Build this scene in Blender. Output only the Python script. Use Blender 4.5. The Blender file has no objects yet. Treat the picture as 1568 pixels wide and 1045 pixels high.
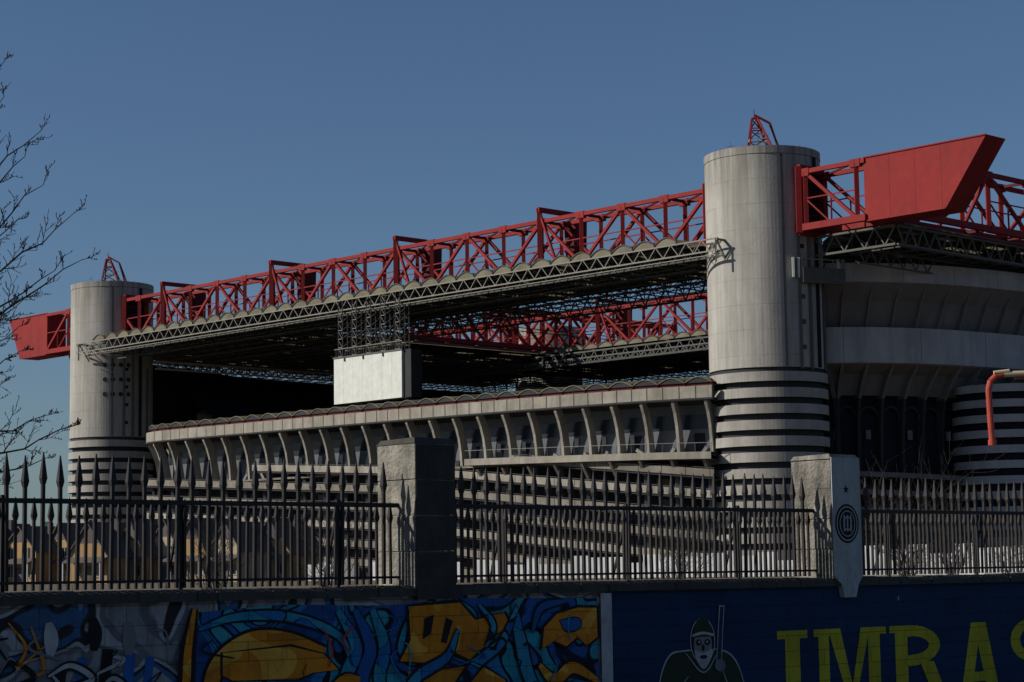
import bpy, math, random
from mathutils import Vector, Matrix
random.seed(7)
C=bpy.context; D=bpy.data
scene=C.scene
# ------------------------------------------------------------------ materials
def newmat(name):
    m=D.materials.new(name); m.use_nodes=True
    nt=m.node_tree; b=nt.nodes['Principled BSDF']
    return m,nt,b
def N(nt,t,**kw):
    n=nt.nodes.new(t)
    for k,v in kw.items(): setattr(n,k,v)
    return n
def mathn(nt,op,a,b=None,c=None):
    n=N(nt,'ShaderNodeMath',operation=op)
    for i,x in enumerate((a,b,c)):
        if x is None: continue
        if isinstance(x,(int,float)): n.inputs[i].default_value=x
        else: nt.links.new(x,n.inputs[i])
    return n.outputs[0]
def mixc(nt,f,a,b,mode='MIX'):
    n=N(nt,'ShaderNodeMix',data_type='RGBA',blend_type=mode)
    if isinstance(f,(int,float)): n.inputs[0].default_value=f
    else: nt.links.new(f,n.inputs[0])
    for i,x in ((6,a),(7,b)):
        if isinstance(x,(tuple,list)): n.inputs[i].default_value=(x[0],x[1],x[2],1)
        else: nt.links.new(x,n.inputs[i])
    return n.outputs[2]
def noise(nt,vec,scale,detail=6,rough=.6,dist=0):
    n=N(nt,'ShaderNodeTexNoise'); n.inputs['Scale'].default_value=scale
    n.inputs['Detail'].default_value=detail; n.inputs['Roughness'].default_value=rough
    n.inputs['Distortion'].default_value=dist
    if vec is not None: nt.links.new(vec,n.inputs['Vector'])
    return n.outputs['Fac']
def ramp(nt,f,lo,hi):
    n=N(nt,'ShaderNodeMapRange'); n.inputs[1].default_value=lo; n.inputs[2].default_value=hi
    nt.links.new(f,n.inputs[0]); return n.outputs[0]
def mapping(nt,vec,sc,loc=(0,0,0)):
    n=N(nt,'ShaderNodeMapping'); n.inputs['Scale'].default_value=sc; n.inputs['Location'].default_value=loc
    nt.links.new(vec,n.inputs['Vector']); return n.outputs[0]
def weathered(name,col,dark=None,rough=.85,scale=.6,streak=.5,stain=.5,fine=8,bump=.15,metal=0):
    m,nt,b=newmat(name)
    tc=N(nt,'ShaderNodeTexCoord').outputs['Object']
    dark=dark or tuple(c*.45 for c in col)
    n1=ramp(nt,noise(nt,tc,scale,8,.65),.35,.72)
    n2=ramp(nt,noise(nt,mapping(nt,tc,(1,1,.12)),scale*2.2,6,.7),.45,.75)
    n3=noise(nt,tc,fine,4,.6)
    c=mixc(nt,mathn(nt,'MULTIPLY',n1,stain*.7),col,dark)
    c=mixc(nt,mathn(nt,'MULTIPLY',n2,streak*.7),c,dark)
    c=mixc(nt,1.0,c,mixc(nt,n3,(.72,.72,.72),(1.2,1.2,1.2)),'MULTIPLY')
    nt.links.new(c,b.inputs['Base Color']); b.inputs['Roughness'].default_value=rough
    b.inputs['Metallic'].default_value=metal
    b.inputs['Specular IOR Level'].default_value=.25
    if bump:
        bp=N(nt,'ShaderNodeBump'); bp.inputs['Strength'].default_value=bump; bp.inputs['Distance'].default_value=.05
        nt.links.new(n3,bp.inputs['Height']); nt.links.new(bp.outputs[0],b.inputs['Normal'])
    return m
M={}
M['conc']=weathered('concrete_light',(.36,.35,.32),(.14,.135,.12),scale=.3,streak=1.0,stain=.8)
M['conc_rim']=weathered('concrete_rim',(.33,.31,.265),(.13,.115,.095),scale=.35,streak=1.1,stain=1.0)
M['conc_ramp']=weathered('concrete_ramps',(.235,.215,.18),(.085,.075,.06),scale=.3,streak=1.0,stain=1.0)
M['conc_n']=weathered('concrete_north',(.42,.42,.43),(.20,.20,.21),scale=.2,streak=1.1,stain=.8)
M['conc_u']=weathered('concrete_soffit_shaded',(.17,.165,.165),(.08,.08,.08),scale=.2,streak=.8)  # darker copy of the north concrete, underside shade put into the colour
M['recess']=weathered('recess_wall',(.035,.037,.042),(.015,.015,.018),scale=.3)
M['wallgrey']=weathered('gallery_wall',(.12,.13,.145),(.05,.055,.06),scale=.4)
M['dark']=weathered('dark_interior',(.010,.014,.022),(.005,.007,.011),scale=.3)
M['seat']=weathered('seating_shaded_blue',(.014,.02,.034),(.008,.01,.015),scale=.3)  # near-black seats: shade of the stadium interior put into the colour
M['red']=weathered('red_steel_paint',(.235,.014,.014),(.09,.008,.008),rough=.75,scale=.12,streak=.6,stain=.6,fine=1.2,bump=0)
M['redd']=weathered('red_steel_dark',(.09,.008,.009),(.04,.005,.005),rough=.75,scale=.3,bump=0)
M['steel']=weathered('grey_steel',(.21,.205,.18),(.10,.09,.07),rough=.6,scale=.5,bump=0)
M['steeld']=weathered('grey_steel_dull',(.10,.10,.095),(.05,.045,.04),rough=.7,scale=.5,bump=0)
M['steelu']=weathered('roof_frame_steel_shaded',(.07,.07,.064),(.03,.03,.025),rough=.7,scale=.5,bump=0)  # darker copy of the grey steel, under-roof shade put into the colour
M['sheet']=weathered('roof_underside_shade',(.018,.018,.018),(.008,.008,.008),scale=.3,bump=0)  # underside shade of the roof put into the colour
M['white']=weathered('white_panel',(.56,.575,.54),(.42,.42,.39),rough=.5,scale=.25,streak=.35,stain=.15,fine=1,bump=0)
M['hoard']=weathered('white_hoarding',(.46,.47,.48),(.18,.19,.20),rough=.6,scale=.12,streak=.9,stain=.9,fine=1,bump=0)
M['iron']=weathered('black_iron',(.014,.014,.016),(.03,.018,.012),rough=.6,scale=5,bump=.1)
M['pillar']=weathered('pillar_concrete',(.34,.315,.27),(.04,.04,.035),scale=2.4,streak=1.2,stain=1.3,fine=25,bump=.7)
M['pillard']=weathered('pillar_dark_face',(.06,.056,.05),(.018,.018,.016),scale=3,streak=.9,stain=1.0,fine=25,bump=.6)  # front face, darker colour than the rest of the pillar
M['pillarw']=weathered('pillar_painted_face',(.38,.40,.40),(.18,.18,.18),scale=3,streak=.8,stain=.6,fine=25,bump=.3)
M['coping']=weathered('coping_concrete',(.07,.064,.055),(.02,.019,.016),scale=2.5,streak=.6,stain=.9,fine=20,bump=.7)
M['bark']=weathered('bark',(.035,.03,.027),(.015,.013,.012),scale=5,fine=30,bump=.3)
M['glass']=weathered('window_dark',(.02,.028,.038),(.01,.01,.012),rough=.25,scale=1,bump=0)
M['black']=weathered('black_paint',(.012,.012,.014),scale=3,bump=0)
M['whitep']=weathered('white_paint',(.46,.46,.46),(.18,.18,.18),scale=3,streak=.8,stain=.9,bump=0)
M['bluep']=weathered('blue_spray',(.02,.12,.38),(.008,.04,.14),scale=2,streak=.6,stain=.9,bump=0)
M['greyp']=weathered('grey_spray',(.20,.20,.215),(.07,.07,.08),scale=2,streak=.7,stain=.9,bump=0)
M['redp']=weathered('red_spray',(.40,.04,.02),(.2,.02,.01),scale=2,bump=0)
M['olive']=weathered('olive_paint',(.03,.04,.02),(.015,.02,.01),scale=3,bump=0)
M['ochre']=weathered('ochre_plaster',(.34,.22,.10),(.18,.115,.06),scale=1,stain=.6,bump=.1)
M['ochred']=weathered('ochre_brick_infill',(.20,.13,.06),(.06,.05,.04),scale=.5,stain=1,bump=.1)
M['beigeh']=weathered('beige_plaster',(.34,.28,.20),(.18,.14,.1),scale=1,bump=.1)
M['tile']=weathered('brown_roof_tiles',(.10,.086,.088),(.05,.042,.043),scale=1.5,fine=6,bump=.4)
M['city']=weathered('distant_facade',(.17,.19,.22),(.10,.11,.13),scale=.2,bump=0)
M['pipe']=weathered('orange_red_pipe',(.38,.055,.035),(.18,.035,.025),rough=.5,scale=3,bump=0)
M['weed']=weathered('dry_weeds',(.14,.105,.05),(.06,.05,.025),scale=3,bump=0)
M['cream']=weathered('pipe_cream',(.5,.42,.28),(.3,.22,.14),scale=2,bump=0)  # lighter colour for the pipe's horizontal run and upper strip
m,nt,b=newmat('roof_vault_polycarbonate')
tc=N(nt,'ShaderNodeTexCoord').outputs['Object']
cc=mixc(nt,ramp(nt,noise(nt,tc,.3,6),.35,.7),(.26,.235,.15),(.12,.105,.07))
nt.links.new(cc,b.inputs['Base Color']); b.inputs['Roughness'].default_value=.6
tr=N(nt,'ShaderNodeBsdfTranslucent'); nt.links.new(cc,tr.inputs[0])
mx=N(nt,'ShaderNodeMixShader'); mx.inputs[0].default_value=.4
nt.links.new(b.outputs[0],mx.inputs[1]); nt.links.new(tr.outputs[0],mx.inputs[2])
nt.links.new(mx.outputs[0],nt.nodes['Material Output'].inputs[0]); M['vault']=m
def tower_mat():
    m,nt,b=newmat('tower_concrete_panels')
    tc=N(nt,'ShaderNodeTexCoord').outputs['Object']
    sp=N(nt,'ShaderNodeSeparateXYZ'); nt.links.new(tc,sp.inputs[0])
    ang=mathn(nt,'ARCTAN2',sp.outputs[1],sp.outputs[0])
    ua=mathn(nt,'MULTIPLY',ang,18/math.tau)
    uz=mathn(nt,'MULTIPLY',sp.outputs[2],1/2.9)
    def line(u,w):
        f=mathn(nt,'FRACT',mathn(nt,'ADD',u,100.0))
        return mathn(nt,'MAXIMUM',mathn(nt,'LESS_THAN',f,w),mathn(nt,'GREATER_THAN',f,1-w))
    lv=line(ua,.012); lh=line(uz,.014)
    fade=ramp(nt,noise(nt,tc,.35,4,.6),.35,.6)
    ln=mathn(nt,'MULTIPLY',mathn(nt,'MAXIMUM',mathn(nt,'MULTIPLY',lv,.8),lh),mathn(nt,'ADD',mathn(nt,'MULTIPLY',fade,.7),.3))
    cv=N(nt,'ShaderNodeCombineXYZ'); nt.links.new(mathn(nt,'FLOOR',mathn(nt,'ADD',ua,100.0)),cv.inputs[0]); nt.links.new(mathn(nt,'FLOOR',uz),cv.inputs[1])
    wn=N(nt,'ShaderNodeTexWhiteNoise'); nt.links.new(cv.outputs[0],wn.inputs[0])
    n1=ramp(nt,noise(nt,tc,.25,8,.65),.35,.75)
    n2=ramp(nt,noise(nt,mapping(nt,tc,(1,1,.06)),.9,7,.7),.42,.72)
    n4=ramp(nt,noise(nt,mapping(nt,tc,(1,1,.5)),.7,8,.75),.5,.7)
    top=ramp(nt,sp.outputs[2],43.5,50.2)
    drip=mathn(nt,'MULTIPLY',top,ramp(nt,noise(nt,mapping(nt,tc,(1,1,.05)),1.6,6,.7),.35,.65))
    c=mixc(nt,mathn(nt,'MULTIPLY',n1,.55),(.385,.375,.345),(.26,.25,.23))
    c=mixc(nt,mathn(nt,'MULTIPLY',n2,.75),c,(.18,.17,.15))
    c=mixc(nt,mathn(nt,'MULTIPLY',n4,.35),c,(.17,.165,.15))
    c=mixc(nt,mathn(nt,'MULTIPLY',drip,.85),c,(.10,.095,.08))
    c=mixc(nt,mathn(nt,'MULTIPLY',wn.outputs[0],.18),c,(.24,.24,.225))
    c=mixc(nt,mathn(nt,'MULTIPLY',ln,.38),c,(.12,.115,.10))
    nt.links.new(c,b.inputs['Base Color']); b.inputs['Roughness'].default_value=.9
    b.inputs['Specular IOR Level'].default_value=.2
    bp=N(nt,'ShaderNodeBump'); bp.inputs['Strength'].default_value=.3; bp.inputs['Distance'].default_value=.05
    nt.links.new(noise(nt,tc,4,4),bp.inputs['Height']); nt.links.new(bp.outputs[0],b.inputs['Normal'])
    return m
M['tower']=tower_mat()
def ground_mat():
    m,nt,b=newmat('ground_earth_and_asphalt')
    g=N(nt,'ShaderNodeNewGeometry').outputs['Position']
    sp=N(nt,'ShaderNodeSeparateXYZ'); nt.links.new(g,sp.inputs[0])
    up=ramp(nt,sp.outputs[2],.5,.9)
    n=noise(nt,g,.12,8,.7); n2=noise(nt,g,3,6,.7)
    grass=mixc(nt,ramp(nt,n,.4,.6),(.08,.07,.04),(.14,.065,.04))
    grass=mixc(nt,ramp(nt,n2,.4,.65),grass,(.05,.055,.028))
    asp=mixc(nt,n2,(.04,.04,.042),(.065,.064,.062))
    nt.links.new(mixc(nt,up,asp,grass),b.inputs['Base Color']); b.inputs['Roughness'].default_value=.95
    bp=N(nt,'ShaderNodeBump'); bp.inputs['Strength'].default_value=.5
    nt.links.new(n2,bp.inputs['Height']); nt.links.new(bp.outputs[0],b.inputs['Normal'])
    return m
M['ground']=ground_mat()
def brick(nt,tc):
    sp=N(nt,'ShaderNodeSeparateXYZ'); nt.links.new(tc,sp.inputs[0])
    cb=N(nt,'ShaderNodeCombineXYZ'); nt.links.new(sp.outputs[0],cb.inputs[0]); nt.links.new(sp.outputs[2],cb.inputs[1])
    br=N(nt,'ShaderNodeTexBrick'); nt.links.new(cb.outputs[0],br.inputs['Vector'])
    br.inputs['Scale'].default_value=1; br.inputs['Brick Width'].default_value=.5; br.inputs['Row Height'].default_value=.21
    br.inputs['Mortar Size'].default_value=.006; br.inputs['Mortar Smooth'].default_value=.3
    br.inputs['Color1'].default_value=(1,1,1,1); br.inputs['Color2'].default_value=(.84,.84,.84,1); br.inputs['Mortar'].default_value=(.5,.5,.5,1)
    return br
def wallpaint(name,col,dark,bands=None,contour=None,sc=1.6,grime=.6,seed=0,dist=1.1,shade=.5):
    m,nt,b=newmat(name)
    tc=N(nt,'ShaderNodeTexCoord').outputs['Object']; br=brick(nt,tc)
    n1=ramp(nt,noise(nt,tc,1.4,8,.7),.35,.7)
    n2=ramp(nt,noise(nt,mapping(nt,tc,(1,1,.15)),3,6,.7),.5,.75)
    c=mixc(nt,mathn(nt,'MULTIPLY',n1,.6),col,dark)
    if bands:
        f=noise(nt,mapping(nt,tc,(1,1,1.25),(seed,0,seed*1.7)),sc,1.0,.4,dist)
        for th,cc in bands:
            c=mixc(nt,ramp(nt,f,th-.006,th+.006),c,cc)
        if contour:
            for th in contour:
                d=mathn(nt,'ABSOLUTE',mathn(nt,'SUBTRACT',f,th))
                c=mixc(nt,mathn(nt,'LESS_THAN',d,.009),c,(.008,.008,.01))
        g2=noise(nt,mapping(nt,tc,(1,1,1),(3+seed,1,2)),2.6,3,.5,.8)
        c=mixc(nt,mathn(nt,'MULTIPLY',ramp(nt,g2,.5,.7),shade),c,dark)
    c=mixc(nt,mathn(nt,'MULTIPLY',n2,grime),c,dark)
    c=mixc(nt,1.0,c,br.outputs['Color'],'MULTIPLY')
    fine=noise(nt,tc,30,4,.7)
    c=mixc(nt,1.0,c,mixc(nt,fine,(.7,.7,.7),(1.25,1.25,1.25)),'MULTIPLY')
    nt.links.new(c,b.inputs['Base Color']); b.inputs['Roughness'].default_value=.8
    b.inputs['Specular IOR Level'].default_value=.2
    bp=N(nt,'ShaderNodeBump'); bp.inputs['Strength'].default_value=.4; bp.inputs['Distance'].default_value=.02
    nt.links.new(br.outputs['Fac'],bp.inputs['Height']); bp.invert=True
    nt.links.new(bp.outputs[0],b.inputs['Normal'])
    return m
M['walll']=wallpaint('tagged_block_wall',(.30,.30,.31),(.05,.05,.055),[(.44,(.14,.14,.15)),(.5,(.36,.36,.37)),(.555,(.02,.02,.024)),(.60,(.04,.12,.26)),(.66,(.3,.3,.31))],None,sc=1.25,dist=.9,seed=2)
M['wallb']=wallpaint('blue_painted_block_wall',(.007,.038,.10),(.005,.018,.05),grime=.4)
M['piece']=wallpaint('graffiti_blue_teal',(.02,.09,.28),(.006,.025,.09),[(.42,(.03,.20,.44)),(.48,(.03,.30,.38)),(.53,(.02,.11,.34)),(.59,(.01,.01,.014)),(.62,(.05,.34,.42))],(.48,.53),sc=.85,grime=.4,seed=4,dist=.9)
M['teal']=wallpaint('graffiti_teal',(.04,.32,.44),(.01,.09,.2),[(.55,(.02,.16,.40))],(.55,),sc=1.6,grime=.4,seed=6)
M['orange']=wallpaint('graffiti_orange',(.72,.25,.015),(.32,.10,.01),[(.60,(.76,.38,.05))],None,sc=1.4,grime=.45,seed=9,shade=.5)
M['yellow']=wallpaint('yellow_letter_paint',(.50,.43,.025),(.26,.22,.015),grime=.6)
# ------------------------------------------------------------------ mesh builder
class MB:
    def __init__(s): s.v=[]; s.f=[]; s.mi=[]; s.mats=[]
    def m(s,k):
        if k not in s.mats: s.mats.append(k)
        return s.mats.index(k)
    def face(s,pts,k):
        i=len(s.v); s.v+= [tuple(p) for p in pts]; s.f.append(tuple(range(i,i+len(pts)))); s.mi.append(s.m(k))
    def strut(s,p,q,r,k,r2=None,n=4,h=None):
        p=Vector(p);q=Vector(q);d=q-p
        if d.length<1e-6: return
        d.normalize(); up=Vector((0,0,1)) if abs(d.z)<.95 else Vector((1,0,0))
        a=d.cross(up).normalized(); b=a.cross(d).normalized(); r2=r if r2 is None else r2
        i=len(s.v); mi=s.m(k); f=(math.sqrt(2) if n==4 else 1)
        hh=1 if h is None else h/r
        for (c,rr) in ((p,r),(q,r2)):
            for j in range(n):
                t=math.tau*(j+.5)/n
                s.v.append(tuple(c+a*(math.cos(t)*rr*f)+b*(math.sin(t)*rr*f*hh)))
        for j in range(n):
            s.f.append((i+j,i+(j+1)%n,i+n+(j+1)%n,i+n+j)); s.mi.append(mi)
        s.f.append(tuple(i+j for j in reversed(range(n)))); s.mi.append(mi)
        s.f.append(tuple(i+n+j for j in range(n))); s.mi.append(mi)
    def hexa(s,b,t,k):
        i=len(s.v); s.v+=[tuple(x) for x in b]+[tuple(x) for x in t]; mi=s.m(k)
        for f in ((3,2,1,0),(4,5,6,7),(0,1,5,4),(1,2,6,5),(2,3,7,6),(3,0,4,7)):
            s.f.append(tuple(i+x for x in f)); s.mi.append(mi)
    def box(s,x0,x1,y0,y1,z0,z1,k):
        s.hexa([(x0,y0,z0),(x1,y0,z0),(x1,y1,z0),(x0,y1,z0)],[(x0,y0,z1),(x1,y0,z1),(x1,y1,z1),(x0,y1,z1)],k)
    def prism(s,poly,off,k):
        a=[Vector(p) for p in poly]; b=[p+Vector(off) for p in a]; n=len(a)
        s.face(a[::-1],k); s.face(b,k)
        for j in range(n): s.face([a[j],a[(j+1)%n],b[(j+1)%n],b[j]],k)
    def lathe(s,prof,k_list,c=(0,0),n=64):
        i=len(s.v)
        for r,z in prof:
            for j in range(n):
                t=math.tau*j/n; s.v.append((c[0]+r*math.cos(t),c[1]+r*math.sin(t),z))
        for a in range(len(prof)-1):
            mi=s.m(k_list[a])
            for j in range(n):
                s.f.append((i+a*n+j,i+a*n+(j+1)%n,i+(a+1)*n+(j+1)%n,i+(a+1)*n+j)); s.mi.append(mi)
    def obj(s,name,parent=None,smooth=False,mat=None,recalc=False):
        me=D.meshes.new(name); me.from_pydata(s.v,[],s.f)
        for k in s.mats: me.materials.append(M[k])
        me.polygons.foreach_set('material_index',s.mi)
        if smooth: me.polygons.foreach_set('use_smooth',[True]*len(me.polygons))
        me.update()
        if recalc:
            import bmesh
            bm=bmesh.new(); bm.from_mesh(me); bmesh.ops.recalc_face_normals(bm,faces=bm.faces); bm.to_mesh(me); bm.free()
        o=D.objects.new(name,me); C.collection.objects.link(o)
        if mat is not None: o.matrix_world=mat
        if parent: o.parent=parent
        return o
def empty(name):
    o=D.objects.new(name,None); C.collection.objects.link(o); return o
# ------------------------------------------------------------------ stadium frame
GZ=1.3
R0=Vector((29.7,237.0)); T=Vector((-.69,.724)).normalized(); I=Vector((.724,.69)).normalized()
def S(s,d,z): 
    p=R0+T*s+I*d; return Vector((p.x,p.y,z))
SL=139.5; WD=102.0; TT=50.2
stad=empty('football_stadium')
def tower(name,c,top=TT,band_top=24.2):
    mb=MB(); R=6.8
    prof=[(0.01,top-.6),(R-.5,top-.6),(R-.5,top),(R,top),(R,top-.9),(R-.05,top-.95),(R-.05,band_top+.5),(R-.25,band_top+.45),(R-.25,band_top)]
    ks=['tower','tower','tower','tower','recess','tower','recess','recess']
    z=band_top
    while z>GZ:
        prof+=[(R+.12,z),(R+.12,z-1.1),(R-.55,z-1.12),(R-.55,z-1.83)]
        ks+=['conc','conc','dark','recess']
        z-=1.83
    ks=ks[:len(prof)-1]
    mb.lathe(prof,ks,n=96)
    return mb.obj(name,stad,mat=Matrix.Translation((c.x,c.y,0)),recalc=True)
for nm,(s,d) in {'support_tower_a':(0,0),'support_tower_b':(SL,0),'support_tower_c':(SL,WD),'support_tower_d':(0,WD)}.items():
    tower(nm,R0+T*s+I*d)
mb=MB(); 
R=6.6; z=23.6; prof=[(0.01,z+.02),(R,z)];ks=['conc_n']
while z>GZ:
    prof+=[(R+.12,z-.01),(R+.12,z-.95),(R-.6,z-.97),(R-.6,z-1.83)];ks+=['conc_n','conc_n','dark','dark'];z-=1.83
ks=(ks+['recess']*4)[:len(prof)-1]
mb.lathe(prof,ks,n=80); mb.obj('spiral_ramp_tower',stad,mat=Matrix.Translation((60.5,250,0)),recalc=True)
mb=MB()
def cyl_pt(c,ang,r,z): return Vector((c.x+r*math.cos(ang),c.y+r*math.sin(ang),z))
cR=R0; cL=R0+T*SL
exit_ang=math.atan2(-T.y,-T.x)
for c in (cR,cL):
    for da,z0,z1,r in ((.42,24.5,36,.13),(-.05,24.5,40,.16),(-.28,24.5,40,.13)):
        a=exit_ang+da; mb.strut(cyl_pt(c,a,6.9,z0),cyl_pt(c,a,6.9,z1),r,'steeld')
    a=exit_ang
    mb.strut(cyl_pt(c,a+.18,6.71,24.8),cyl_pt(c,a+.18,6.71,49.2),.28,'dark')
    mb.strut(cyl_pt(c,a-.55,6.67,24.8),cyl_pt(c,a-.55,6.67,49.2),.14,'recess')
    for k in range(5):
        z=27+k*2.9; mb.strut(cyl_pt(c,a-.2,6.6,z),cyl_pt(c,a-.2,6.83,z),.25,'glass')
for i in range(4):
    for j,z in enumerate((31.6,34,36.4)):
        a=math.radians(-88)+i*.19
        mb.strut(cyl_pt(cL,a,6.5,z),cyl_pt(cL,a,6.79,z),.37,'recess',n=14)
a=math.radians(-70)
for k in range(3):
    p=cyl_pt(cR,a+.05*k,7.05,34.9); q=cyl_pt(cR,a+.05*k,7.05,37.2); mb.strut(p,q,.14,'white' if k!=1 else 'steeld')
p=cyl_pt(cR,math.radians(-62),7.2,35.2); q=Vector((p.x+5.2,p.y+2.6,35.2))
mb.strut(p,q,.35,'steeld',h=.9); mb.strut(Vector((q.x-.6,q.y,34.5)),Vector((q.x-.6,q.y,37.3)),.14,'white'); mb.strut(Vector((q.x,q.y,34.5)),Vector((q.x,q.y,37.3)),.12,'steel')
for k in range(5):
    f=k/4; b_=p.lerp(q,f); mb.strut(b_,b_+Vector((0,0,1.9)),.06,'steel')
mb.strut(p+Vector((0,0,1.9)),q+Vector((0,0,1.9)),.06,'steel')
for s0,sg in ((0.3,1),(SL-3.2,-1)):
    mb.strut(S(s0,-8.2,39.6),S(s0,-6.0,39.6),.12,'steel'); mb.strut(S(s0,-8.2,39.6),S(s0,-6.3,36.9),.09,'steel'); mb.strut(S(s0,-8.3,39.7),S(s0,-8.3,37.0),.1,'steel')
mb.obj('tower_fittings',stad)
mb=MB()
for c in (cR,cL):
    base=Vector((c.x,c.y,TT-.6))
    def P(x,y,z): return base+Vector((x,y,z))
    H_=5.2
    rings=[(1.8,0),(1.35,1.3),(1.0,2.6),(.65,3.9),(.3,H_)]
    prev=None
    for (r,z) in rings:
        cur=[P(-.9*z/H_*.8+sx*r,sy*r,z) for sx,sy in ((-1,-1),(1,-1),(1,1),(-1,1))]
        for j in range(4): mb.strut(cur[j],cur[(j+1)%4],.06,'whitep' if 1<z<3 else 'red')
        if prev:
            for j in range(4):
                mb.strut(prev[j],cur[j],.10,'red'); mb.strut(prev[j],cur[(j+1)%4],.055,'red')
        prev=cur
    mb.strut(P(-.7,0,H_+.4),P(1.1,0,4.6),.12,'red'); mb.strut(P(1.1,0,4.6),P(2.3,0,.6),.11,'red'); mb.strut(P(1.1,.5,4.6),P(2.7,.5,.3),.09,'redd')
    mb.strut(P(-.75,0,H_),P(-.75,0,H_+1.1),.05,'red')
    for z in (.9,1.7,2.6,3.4): mb.strut(P(-.5,0,z),P(1.9-z*.3,0,z-.3),.06,'whitep')
    mb.strut(P(1.5,-.9,1.2),P(1.5,-1.1,1.2),.42,'white',n=10); mb.strut(P(.6,-1.2,.8),P(.6,-1.35,.8),.3,'white',n=10)
    mb.strut(P(1.5,-.9,0),P(1.5,-.9,1.2),.07,'steel')
    for x,hh in ((-3.6,2.4),(-4.4,1.5),(3.4,1.4)):
        mb.strut(P(x,0,0),P(x,0,hh),.03,'steel'); mb.strut(P(x-.4,0,hh*.8),P(x+.4,0,hh*.8),.025,'steel')
    for j in range(40):
        t=math.tau*j/40; mb.strut((c.x+6.4*math.cos(t),c.y+6.4*math.sin(t),TT-.1),(c.x+6.4*math.cos(t),c.y+6.4*math.sin(t),TT+.35),.02,'steel')
mb.obj('tower_antennas',stad)
# ------------------------------------------------------------------ red girders
ZB,ZT=40.6,47.0
def girder(mb,P,s0,s1,boxes=True,portals=True,bay=7.175,ph=35.3):
    w=1.8
    for d in (-w,w):
        mb.strut(P(s0,d,ZB),P(s1,d,ZB),.38,'red'); mb.strut(P(s0,d,ZT),P(s1,d,ZT),.25,'red')
    n0=math.ceil((s0-ph)/bay); n1=math.floor((s1-ph)/bay)
    for n in range(n0,n1+1):
        s=ph+n*bay
        for d in (-w,w):
            mb.strut(P(s,d,ZB),P(s,d,ZT),.25,'red')
            if s+bay<=s1+.1:
                if n%2==0: mb.strut(P(s,d,ZT),P(s+bay,d,ZB),.19,'red')
                else: mb.strut(P(s,d,ZB),P(s+bay,d,ZT),.19,'red')
                m=s+bay/2
                mb.strut(P(m,d,43.8),P(m,d,ZB),.09,'red')
                mb.strut(P(s,d,43.9),P(s+bay,d,43.9),.07,'red')
                if n%2==0: mb.strut(P(s,d,43.9),P(m,d,ZB),.08,'red')
                else: mb.strut(P(m,d,ZB),P(s+bay,d,43.9),.08,'red')
            mb.strut(P(s-.7,d-.03,ZT-.1),P(s+.7,d-.03,ZT-.1),.28,'red',h=.45)
        mb.strut(P(s,-w,ZT),P(s,w,ZT),.16,'redd'); mb.strut(P(s,-w,ZB),P(s,w,ZB),.2,'redd')
        if s+bay<=s1: mb.strut(P(s,-w,ZT),P(s+bay,w,ZT),.1,'redd')
    if portals:
        for k in range(4):
            s=35.3+28.7*k
            mb.strut(P(s,-w-.35,ZB-.3),P(s,-w-.35,ZT+1.6),.34,'red')
            mb.strut(P(s,-w-.7,ZT+1.5),P(s,4.6,ZT+1.5),.3,'red')
            mb.hexa([P(s-.9,3.6,ZB),P(s+.9,3.6,ZB),P(s+.9,5.4,ZB),P(s-.9,5.4,ZB)],[P(s-1.2,3.2,ZT+.2),P(s+.9,3.2,ZT+.2),P(s+.9,5.4,ZT+1.2),P(s-1.2,5.4,ZT+1.2)],'redd')
            mb.strut(P(s,w,ZT),P(s,4.6,ZT),.2,'redd')
            mb.strut(P(s-3.2,-w-.35,ZB),P(s,-w-.35,ZT+1.2),.15,'red'); mb.strut(P(s+3.2,-w-.35,ZB),P(s,-w-.35,43.5),.13,'red')
    if boxes:
        for (a,b,c) in ((-16.0,-32.0,-26.6),(SL+17.5,SL+30.3,SL+26.6)):
            w2=1.85
            mb.hexa([P(a,-w2,ZB-.45),P(c,-w2,ZB-.45),P(c,w2,ZB-.45),P(a,w2,ZB-.45)],[P(a,-w2,ZT+.35),P(b,-w2,ZT+.35),P(b,w2,ZT+.35),P(a,w2,ZT+.35)],'red')
            for f in (.25,.5,.75):
                s=a+(b-a)*f*.85; mb.strut(P(s,-w2-.004,ZB-.3),P(s,-w2-.004,ZT+.2),.008,'redd')
            mb.strut(P(a,-w2-.05,ZT+.35),P(b,-w2-.05,ZT+.35),.07,'red'); mb.strut(P(a,-w2-.05,ZB-.42),P(c,-w2-.05,ZB-.42),.07,'red')
        for t0,sg in ((-7.0,-1),(7.0,1),(SL+7,1),(SL-7,-1)):
            for d in (-2.15,2.15): mb.strut(P(t0,d,ZB-.6),P(t0,d,ZT+.7),.33,'red')
            mb.strut(P(t0,-2.15,ZT+.6),P(t0,2.15,ZT+.6),.3,'red'); mb.strut(P(t0,-2.15,ZB-.5),P(t0,2.15,ZB-.5),.3,'red')
            for k in range(5): mb.strut(P(t0,-2,ZB+1.3*k),P(t0,2,ZB+1.3*k+.6),.1,'redd')
            mb.hexa([P(t0+.2*-sg,-1.9,ZB),P(t0+.5*-sg,-1.9,ZB),P(t0+.5*-sg,1.9,ZB),P(t0+.2*-sg,1.9,ZB)],[P(t0+.2*-sg,-1.9,ZT),P(t0+.5*-sg,-1.9,ZT),P(t0+.5*-sg,1.9,ZT),P(t0+.2*-sg,1.9,ZT)],'dark')
mb=MB(); girder(mb,lambda s,d,z:S(s,d,z),-16.2,SL+17.7); mb.obj('roof_girder_east',stad,recalc=True)
mb=MB(); girder(mb,lambda s,d,z:S(s,70+d,z),-16.2,SL+17.7,portals=True,boxes=False); mb.obj('roof_girder_west',stad,recalc=True)
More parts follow.
